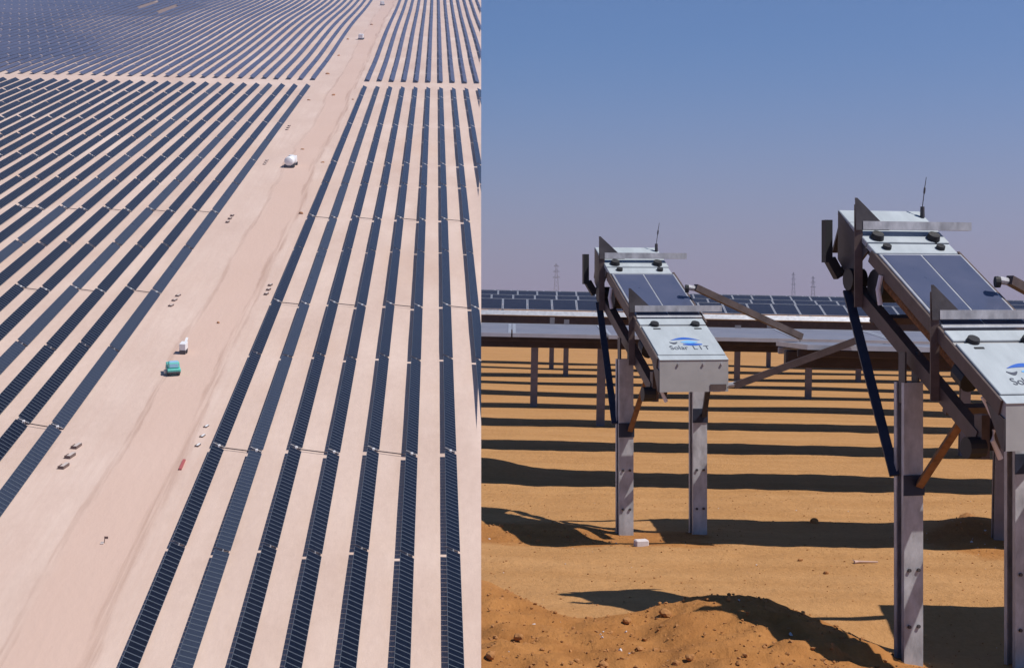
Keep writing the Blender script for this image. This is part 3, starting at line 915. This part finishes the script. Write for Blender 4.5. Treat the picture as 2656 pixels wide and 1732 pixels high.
def robot(Mx, tau, label):
    root = empty('cleaning_robot', Mx @ Matrix.Diagonal((0.95, 1, 1, 1)), label, 'robot', 'panel cleaning robots')
    s, c = math.sin(tau), math.cos(tau)
    H = 0.25
    # front housing with its vertical face
    body = MB(); poly = [(-.30, 0, 0), (-.30, .68, 0), (-.30, .68, -.075), (-.30, .17, -.085), (-.30, .03 - H * s, -H * c), (-.30, -H * s, -H * c)]
    body.prism(poly, (.60, 0, 0)); fb = body.build('front_housing', 'white_face', root)
    MB().bbox(-.302, .302, -.004, .072, .0, .008, .002).build('front_lip', 'white', root)
    lid = MB().bbox(-.292, .302, .082, .60, .0, .012, .004).build('lid', 'white', root)
    # emblem and lettering on the lid
    vs, fs = swoosh(arc(-.11, .15, .330, .050), arc(-.11, .15, .330, .012), .0125); MB().add(vs, fs).build('emblem_arc', 'ink_blue', lid)
    vs, fs = swoosh(arc(-.02, .15, .262, .012), arc(-.02, .15, .250, -.016), .0125); MB().add(vs, fs).build('emblem_arc', 'ink_blue', lid)
    vs, fs = swoosh(arc(-.13, -.06, .300, -.012), arc(-.13, -.06, .290, -.030), .0125); MB().add(vs, fs).build('emblem_arc', 'ink', lid)
    vs, fs = swoosh(arc(-.03, .12, .300, .020), arc(-.03, .12, .292, -.018), .0125); MB().add(vs, fs).build('emblem_eye', 'ink_sky', lid)
    t = tag(link('lettering', LETTERS, lid, (0.02, .165, .0135)), kind='stuff'); t.scale = (1.0, 1.25, 1)
    MB().bbox(-.298, .302, .625, .735, .0, .014, .004).build('hinge_strip', 'white', root)
    for x in (-.17, .20):
        mb = MB(); mb.tube([(x, .615, .0), (x, .615, .035)], [.043, .036], 14); mb.build('knob', 'black', root, False)
        MB().bbox(x - .03, x + .035, .535, .552, .011, .016, .001).build('slot', 'black', root)
    mb = MB(); mb.prism([(-.315, .03, .004), (-.315, .70, .004), (-.315, .70, -.07), (-.315, .03 - .03 * s, -.078)], (.014, 0, 0)); mb.build('side_guard', 'brown', root)
    mb = MB(); mb.prism([(-.309, -.08 * s, -.08 * c), (-.309, .16, -.088), (-.309, .035 - H * s, -H * c - .004), (-.309, .004 - H * s, -H * c - .004)], (.008, 0, 0)); mb.build('side_plate', 'dark_steel', root)
    # bolt heads on the front face
    for x in (-.14, .08, .24):
        mb = MB(); y0 = -.03 * s - .001; z0 = -.03 * c
        mb.tube([(x, y0 + .002, z0), (x, y0 - .012 * c, z0 + .012 * s)], .010, 8); mb.build('bolt', 'galv', root)
    mb = MB(); mb.prism([(.14, -.19 * s - .003, -.19 * c), (.28, -.19 * s - .003, -.19 * c), (.28, -.235 * s - .003, -.235 * c), (.14, -.235 * s - .003, -.235 * c)], (0, -.004 * c, .004 * s)); mb.build('rating_plate', 'brown', root)
    # on-board solar panel
    pan = MB(); pan.bbox(-.285, .315, .775, 1.645, -.03, .012, .004); pf = pan.build('solar_panel', 'alu', root)
    MB().box(-.265, .008, .80, 1.625, .0115, .0145).build('pane', 'glass_robot', pf)
    MB().box(.022, .298, .80, 1.625, .0115, .0145).build('pane', 'glass_robot', pf)
    MB().bbox(-.31, -.287, .70, 1.70, -.075, .004, .004).build('side_rail', 'brown', root)
    MB().bbox(.317, .34, .70, 1.70, -.075, .004, .004).build('side_rail', 'brown', root)
    # rear housing
    MB().bbox(-.30, .30, 1.655, 1.775, -.02, .013, .004).build('rear_strip', 'white', root)
    MB().box(-.29, .29, 1.60, 2.2, -.05, -.021).build('rear_tray', 'dark_steel', root)
    rear = MB().bbox(-.30, .31, 1.79, 2.05, -.02, .016, .004).build('rear_cover', 'white', root)
    MB().bbox(-.30, .31, 2.056, 2.22, -.02, .016, .004).build('rear_cover', 'white', root)
    mb = MB(); mb.prism([(-.302, 1.74, -.022), (-.302, 2.22, .01), (-.302, 2.22 - .30 * s, -.30 * c), (-.302, 2.05 - .34 * s, -.34 * c), (-.302, 1.80, -.13)], (.015, 0, 0)); mb.build('side_plate', 'dark_steel', root)
    mb = MB(); mb.prism([(.287, 1.74, -.022), (.287, 2.22, .01), (.287, 2.22 - .30 * s, -.30 * c), (.287, 2.05 - .34 * s, -.34 * c), (.287, 1.80, -.13)], (.015, 0, 0)); mb.build('side_plate', 'dark_steel', root)
    MB().box(-.28, .28, 2.19, 2.205, -.28, -.03).build('back_plate', 'dark_steel', root)
    for x, y, r in ((-.20, 1.838, .048), (.21, 1.835, .048)):
        mb = MB(); mb.tube([(x, y, .0), (x, y, .05)], [r, r * .8], 16); mb.build('knob', 'black', root)
    for x in (-.19, .20):
        mb = MB(); mb.tube([(x, 1.715, .0), (x, 1.715, .035)], [.032, .028], 14); mb.build('knob', 'black', root)
    # hanging black bumper arm at the rear left
    up = Vector((0, s, c)); fw = Vector((0, -c, s))
    p0 = Vector((-.375, 2.20, .02)) - up * .06
    mb = MB(); mb.bar(p0 - Vector((.02, 0, 0)), p0 - up * .27 - Vector((.02, 0, 0)), .05, .06, fw); mb.bar(p0 - up * .25, p0 - up * .36 + Vector((.07, 0, 0)), .062, .058, fw)
    mb.bar(p0 - up * .34 + Vector((.06, 0, 0)), p0 - up * .30 + Vector((.14, 0, 0)), .05, .05, fw); mb.build('bumper_arm', 'black', root)
    MB().bbox(-.17, .28, .69, 1.78, -.125, -.035, .01).build('brush_housing', 'dark_steel', root)
    # motors and brush underneath
    mb = MB(); mb.tube([(-.26, 1.62, -.20), (-.02, 1.62, -.20)], .105, 16); mb.build('motor', 'black', root)
    mb = MB(); mb.tube([(-.33, 1.84, -.28), (-.22, 1.84, -.28)], .07, 14); mb.build('drive_wheel', 'black', root)
    mb = MB(); mb.tube([(-.215, .50, -.115), (-.215, 1.52, -.115)], .062, 14); mb.build('brush', 'bristle', root)
    mb = MB(); mb.tube([(-.26, .40, -.115), (-.26, .52, -.115)], .07, 12); mb.build('brush_motor', 'black', root)
    mb = MB(); mb.tube([Vector((-.315, 1.50, -.06)) , Vector((-.33, 1.47, -.14)), Vector((-.315, 1.42, -.22))], .016, 8); mb.build('cable', 'cable', root)
    # antenna
    b0 = Vector((.285, 2.13, .016))
    mb = MB(); mb.tube([b0, b0 + up * .07], [.016, .014], 10); mb.tube([b0 + up * .07, b0 + up * .15 + Vector((.012, 0, 0)), b0 + up * .16 + Vector((.014, 0, 0)), b0 + up * .19 + Vector((.018, 0, 0)), b0 + up * .195 + Vector((.018, 0, 0)), b0 + up * .26 + Vector((.03, 0, 0))], [.003, .003, .007, .007, .003, .002], 8)
    mb.build('antenna', 'dark_steel', root)
    return root

def dock(Mx, tau, label, rails, right_post=.355):
    """all measured in the robot's frame, legs plumb"""
    inv = Mx.inverted()
    o = Mx @ Vector((-.28, .95, -.50)); o.z = 0
    root = empty('docking_station', Matrix.Translation(o), label, 'dock', 'robot docking stations')
    ri = Matrix.Translation(o).inverted()
    L = lambda x, y, z: ri @ (Mx @ Vector((x, y, z)))
    upl = Vector((0, 0, 1))
    nz = (Mx.to_3x3() @ Vector((0, 0, 1)))
    yaw = math.atan2(Mx[1][0], Mx[0][0])
    for side, xx, top in (('l', -.28, -.46), ('r', right_post, -.33)):
        p = L(xx, .93, top)
        gz = ground((ri.inverted() @ p).x, (ri.inverted() @ p).y) - 0.35
        mb = MB(); T = Matrix.Translation((p.x, p.y, 0)) @ Matrix.Rotation(yaw, 4, 'Z')
        channel(mb, 0, 0, gz, p.z, 0.12, 0.125, 0.009, 0.022, T @ Matrix.Rotation(R(90), 4, 'Z'))
        post = mb.build('post', 'galv', root)
        for zz in (0.22, 0.55):
            for dx in (-.03, .03):
                mb = MB(); mb.tube([T @ Vector((dx, -.06, zz + gz + .35)), T @ Vector((dx, -.072, zz + gz + .35))], .011, 8); mb.build('bolt', 'dark_steel', post)
        # upright cheek plates carrying the tilted beam
        for dx in (-.05, .035):
            mb = MB(); q = T @ Vector((dx, -.02, p.z - .12)); mb.bar(q, q + upl * .30, .012, .075, T.to_3x3() @ Vector((0, 1, 0))); mb.build('cheek_plate', 'dark_steel', root)
        bx = xx + (.035 if side == 'l' else -.06)
        beam = MB(); beam.bar(L(bx, .17, -.335), L(bx, 1.88, -.335), .065, .085, nz); beam.build('tilt_beam', 'brown', root)
        # long strut from the top of the beam to the post, short rusty brace in front
        s0 = L(bx - .05, 1.84, -.36); s1 = T @ Vector((-.075, .03, p.z - .55))
        if side == 'l': MB().bar(s0, s1, .058, .02, (0, 1, 0)).build('strut', 'blue_steel', root)
        b0 = L(bx + .0, .38, -.375); b1 = T @ Vector((.03, -.075, p.z - .60))
        MB().bar(b0, b1, .042, .035, (0, 1, 0)).build('brace', 'rust' if side == 'l' else 'dark_steel', root)
        mb = MB(); mb.box(-.068, .068, -.068, -.061, p.z - .66, p.z - .54, T=T); mb.build('clamp_plate', 'blue_steel', root)
        # foot bracket at the low end of the beam
        if side == 'l':
            mb = MB(); e = L(bx, .15, -.335)
            mb.bar(e + upl * .14, e - upl * .10, .05, .075, T.to_3x3() @ Vector((0, 1, 0))); mb.bar(e + upl * .20 + T.to_3x3() @ Vector((.10, 0, 0)), e - upl * .06 + T.to_3x3() @ Vector((.07, 0, 0)), .055, .05, T.to_3x3() @ Vector((0, 1, 0)))
            mb.build('foot_bracket', 'brown', root)
            e2 = e + T.to_3x3() @ Vector((.035, -.05, 0))
            mb = MB(); mb.tube([e2 + upl * .24 - T.to_3x3() @ Vector((.06, 0, 0)), e2 + upl * .19 - T.to_3x3() @ Vector((.03, 0, 0)), e2 + upl * .13], .014, 8); mb.build('cable', 'cable', root)
            mb = MB(); mb.tube([e2 + upl * .06 + T.to_3x3() @ Vector((.01, 0, 0)), e2 + upl * .0, e2 - upl * .10 + T.to_3x3() @ Vector((.05, 0, 0))], [.012, .014, .016], 8); mb.build('cable', 'cable', root)
            mb = MB(); mb.tube([e - upl * .04 - T.to_3x3() @ Vector((.10, 0, 0)), e - upl * .04 + T.to_3x3() @ Vector((.0, 0, 0))], .06, 14); mb.build('end_roller', 'black', root)
    # cross ties between the two sides
    for yy in (.55, 1.55):
        MB().bar(L(-.25, yy, -.40), L(.30, yy, -.40), .045, .045, nz).build('cross_tie', 'brown', root)
    # stop arms: strap, gusset and bar reaching across the robot
    tn = math.tan(tau)
    for yy, zz in ((1.905, .07), (.84, .055)):
        p1 = L(-.302, yy, zz); ln = (zz + .37) / math.cos(tau)
        MB().bar(p1 - upl * ln, p1 + upl * .13, .05, .018, (0, 1, 0)).build('strap', 'brown', root)
        ax = (Mx.to_3x3() @ Vector((1, 0, 0)))
        A = p1 - upl * .03 - Vector((0, .014, 0)) - ax * .02
        MB().prism([A, A + ax * .23, A + upl * .20 + ax * .008, A + upl * .20 - ax * .008], (0, -.008, 0)).build('gusset', 'dark_steel', root)
        MB().bar(p1 + ax * .02, p1 + ax * .78, .05, .052, upl).build('stop_bar', 'galv', root)
    # twin bridge rails from dock to the flat table
    for (a_, b_) in rails:
        a_, b_ = ri @ a_, ri @ b_
        MB().bar(a_, b_, .05, .055, upl).build('bridge_rail', 'brown', root)
        d = (b_ - a_).normalized()
        mb = MB(); mb.tube([a_ - Vector((.07, 0, .0)), a_ + d * .05], [.024, .022], 10); mb.build('rail_joint', 'galv', root)
        mb = MB(); mb.tube([a_ - Vector((.085, .0, .012)), a_ - Vector((.055, 0, .012))], .034, 12); mb.build('rail_roller', 'black', root)
    return root

T1, P1 = R(25), R(12)
M1 = frame(at(1711, 935, 13.4), T1, P1)
robot(M1, T1, 'pale cleaning robot in the middle, smaller and farther, whole lid emblem showing')
rails1 = [(at(1803, 745, 14.5), at(2078, 873, 15.1)), (at(1905, 1000, 13.55), at(2232, 879, 13.45))]
dock(M1, T1, 'steel docking stand under the farther robot, two grey posts in full view', rails1)

T2, P2 = R(30), R(16.2)
M2 = frame(at(2609, 1048, 9.0), T2, P2)
robot(M2, T2, 'large pale cleaning robot at right edge, cropped by the picture border')
rails2 = [(M2 @ (M1.inverted() @ a), M2 @ (M1.inverted() @ b)) for a, b in rails1]
dock(M2, T2, 'steel docking stand at right foreground under the nearer robot', rails2, .42)

# ------------------------------------------------------------------ small things on the sand
def rock_mesh(name, seed, m, sub=2):
    bm = bmesh.new(); bmesh.ops.create_icosphere(bm, subdivisions=sub, radius=0.5)
    for v in bm.verts:
        v.co *= 1 + 0.5 * noise.noise(v.co * 1.9 + Vector((seed * 3.1, seed, 0)))
        v.co.z *= 0.75
    me = bpy.data.meshes.new(name); bm.to_mesh(me); bm.free(); me.materials.append(M[m]); return me

def sand_at(px, py):
    Z = EYE * F / (py - PY - 0.02 * (px - PX))
    for _ in range(30):
        p = at(px, py, Z); Z += (p.z - ground(p.x, p.y)) / max(0.05, (py - PY) / F) * 0.7
    return at(px, py, Z)

p = sand_at(1663, 1416)
o = MB().bbox(-.055, .055, -.035, .035, -.01, .055, .008).build('concrete_block', 'stone_pale'); o.location = p; o.rotation_euler = (0.08, 0, .3)
tag(o, 'small white block on the sand in front of the farther dock', 'block')
p = sand_at(2240, 1461)
st = MB(); st.tube([(-.07, 0, .012), (-.04, .008, .014), (.11, .004, .012)], [.014, .009, .006], 8); st.tube([(-.05, .01, .012), (-.075, .04, .02)], [.008, .004], 6)
o = st.build('dry_stick', 'wood'); o.location = p
tag(o, 'bleached stick lying on the smooth sand left of the near post', 'stick')
clods = [(1725, 1592, .075, 'round clod casting a shadow on the spoil heap crest'), (1625, 1612, .06, 'clod below the heap crest, left of the round one'),
         (1272, 1702, .06, 'dark clod at the lower left corner of the heap'), (1345, 1652, .055, 'clod on the left part of the heap'),
         (1660, 1685, .05, 'clod in the middle of the heap foreground'), (1565, 1727, .06, 'clod at the bottom border of the heap'),
         (1790, 1705, .05, 'clod below the big shadow on the heap'), (1755, 1722, .045, 'small clod at the bottom right of the heap'),
         (2142, 1487, .045, 'dark clod on smooth sand left of the stick'), (2075, 1454, .04, 'small dark clod on smooth sand, farther left'),
         (1395, 1404, .045, 'small dark clod on the sand left of the white block'), (1810, 1284, .04, 'small dark clod right of the far dock post'),
         (2112, 1356, .09, 'lump of earth at the edge of the row shadow'), (2508, 1352, .16, 'big lump of earth by the right hand post')]
for k, (px, py, s, lab) in enumerate(clods):
    o = link('earth_clod', rock_mesh('earth_clod', k, 'clod'))
    o.location = sand_at(px, py) + Vector((0, 0, s * .12)); o.scale = (s, s * .9, s); o.rotation_euler = (0, 0, k)
    tag(o, lab, 'clod', 'earth clods on the sand')

def pebbles():
    mb = MB(); rnd = random.Random(3)
    base = []
    bm = bmesh.new(); bmesh.ops.create_icosphere(bm, subdivisions=1, radius=0.5)
    fv = [[v.index for v in f.verts] for f in bm.faces]; cv = [v.co.copy() for v in bm.verts]; bm.free()
    n = 0
    while n < 2600:
        y = rnd.uniform(8.7, 18) ; x = EDGE * y + 0.04 + rnd.random() * (0.32 * y)
        heap = loose_mask(x, y)
        if rnd.random() > 0.22 + 0.78 * heap: continue
        s = rnd.choice((.006, .007, .008, .009, .010, .012, .014, .017, .023)) * (1.1 if heap > .5 else .65)
        ph = Vector((rnd.random() * 50, rnd.random() * 50, 0))
        c = Vector((x, y, ground(x, y) + s * .15)); a = rnd.random() * 6.28
        Rz = Matrix.Rotation(a, 3, 'Z')
        vs = [c + Rz @ Vector((p.x * s * 1.2, p.y * s, p.z * s * .8)) * (1 + .9 * noise.noise(p * 3.1 + ph)) for p in cv]
        mb.add(vs, fv, 1 if rnd.random() < .035 else 0); n += 1
    o = mb.build('pebbles', ['clod', 'stone_pale'])
    tag(o, 'loose crumbs of earth and small pale stones on the sand', kind='stuff')
pebbles()

# ------------------------------------------------------------------ far pylons on the plain
def pylon(px, top_py, Z, label):
    base = Vector(((px - PX) / F * Z, Z, 0)); base.z = -0.02 * base.x - 0.4
    topz = EYE - (top_py - PY) / F * Z
    H = topz - base.z
    root = empty('power_pylon', Matrix.Translation(base), label, 'pylon', 'pylons on the horizon')
    mb = MB(); w0, w1 = 2.6, .45
    cs = [(-1, -1), (1, -1), (1, 1), (-1, 1)]
    for sx, sy in cs: mb.bar((sx * w0, sy * w0, 0), (sx * w1, sy * w1, H), .20)
    n = 9
    for k in range(n):
        h0, h1 = H * k / n, H * (k + 1) / n
        a, b = w0 + (w1 - w0) * k / n, w0 + (w1 - w0) * (k + 1) / n
        for q in range(4):
            s0, s1 = cs[q], cs[(q + 1) % 4]
            mb.bar((s0[0] * a, s0[1] * a, h0), (s1[0] * b, s1[1] * b, h1), .12); mb.bar((s1[0] * a, s1[1] * a, h0), (s0[0] * b, s0[1] * b, h1), .12)
    mb.build('lattice_mast', 'pylon', root)
    for f_, w in ((.62, 3.2), (.78, 2.8), (.92, 2.2)):
        mb = MB(); mb.bar((-w, 0, H * f_), (w, 0, H * f_), .35, .5); mb.bar((-w, 0, H * f_), (0, 0, H * f_ + 1.6), .2); mb.bar((w, 0, H * f_), (0, 0, H * f_ + 1.6), .2)
        mb.build('crossarm', 'pylon', root)
pylon(1443, 683, 1500, 'hazy power pylon left of the farther robot')
pylon(2109, 716, 1900, 'hazy power pylon between the two robots, nearer the right one')
pylon(2058, 706, 2080, 'faintest thin pylon between the robots, left of its neighbour')

# ------------------------------------------------------------------ dusty air
HAZE = 0.00018
if HAZE > 0:
    hb = MB().box(-1100, 1000, -20, 2150, -72, 372).build('haze', 'white')
    hm = bpy.data.materials.new('dusty_air'); n, l = nodes_of(hm)
    n.remove(n['Principled BSDF'])
    v = n.new('ShaderNodeVolumePrincipled'); v.inputs['Color'].default_value = (0.60, 0.69, 1.0, 1)
    v.inputs['Density'].default_value = HAZE; v.inputs['Anisotropy'].default_value = 0.2
    l.new(v.outputs['Volume'], n['Material Output'].inputs['Volume'])
    hb.data.materials.clear(); hb.data.materials.append(hm)
    tag(hb, 'thin dusty air over the whole desert', kind='stuff')
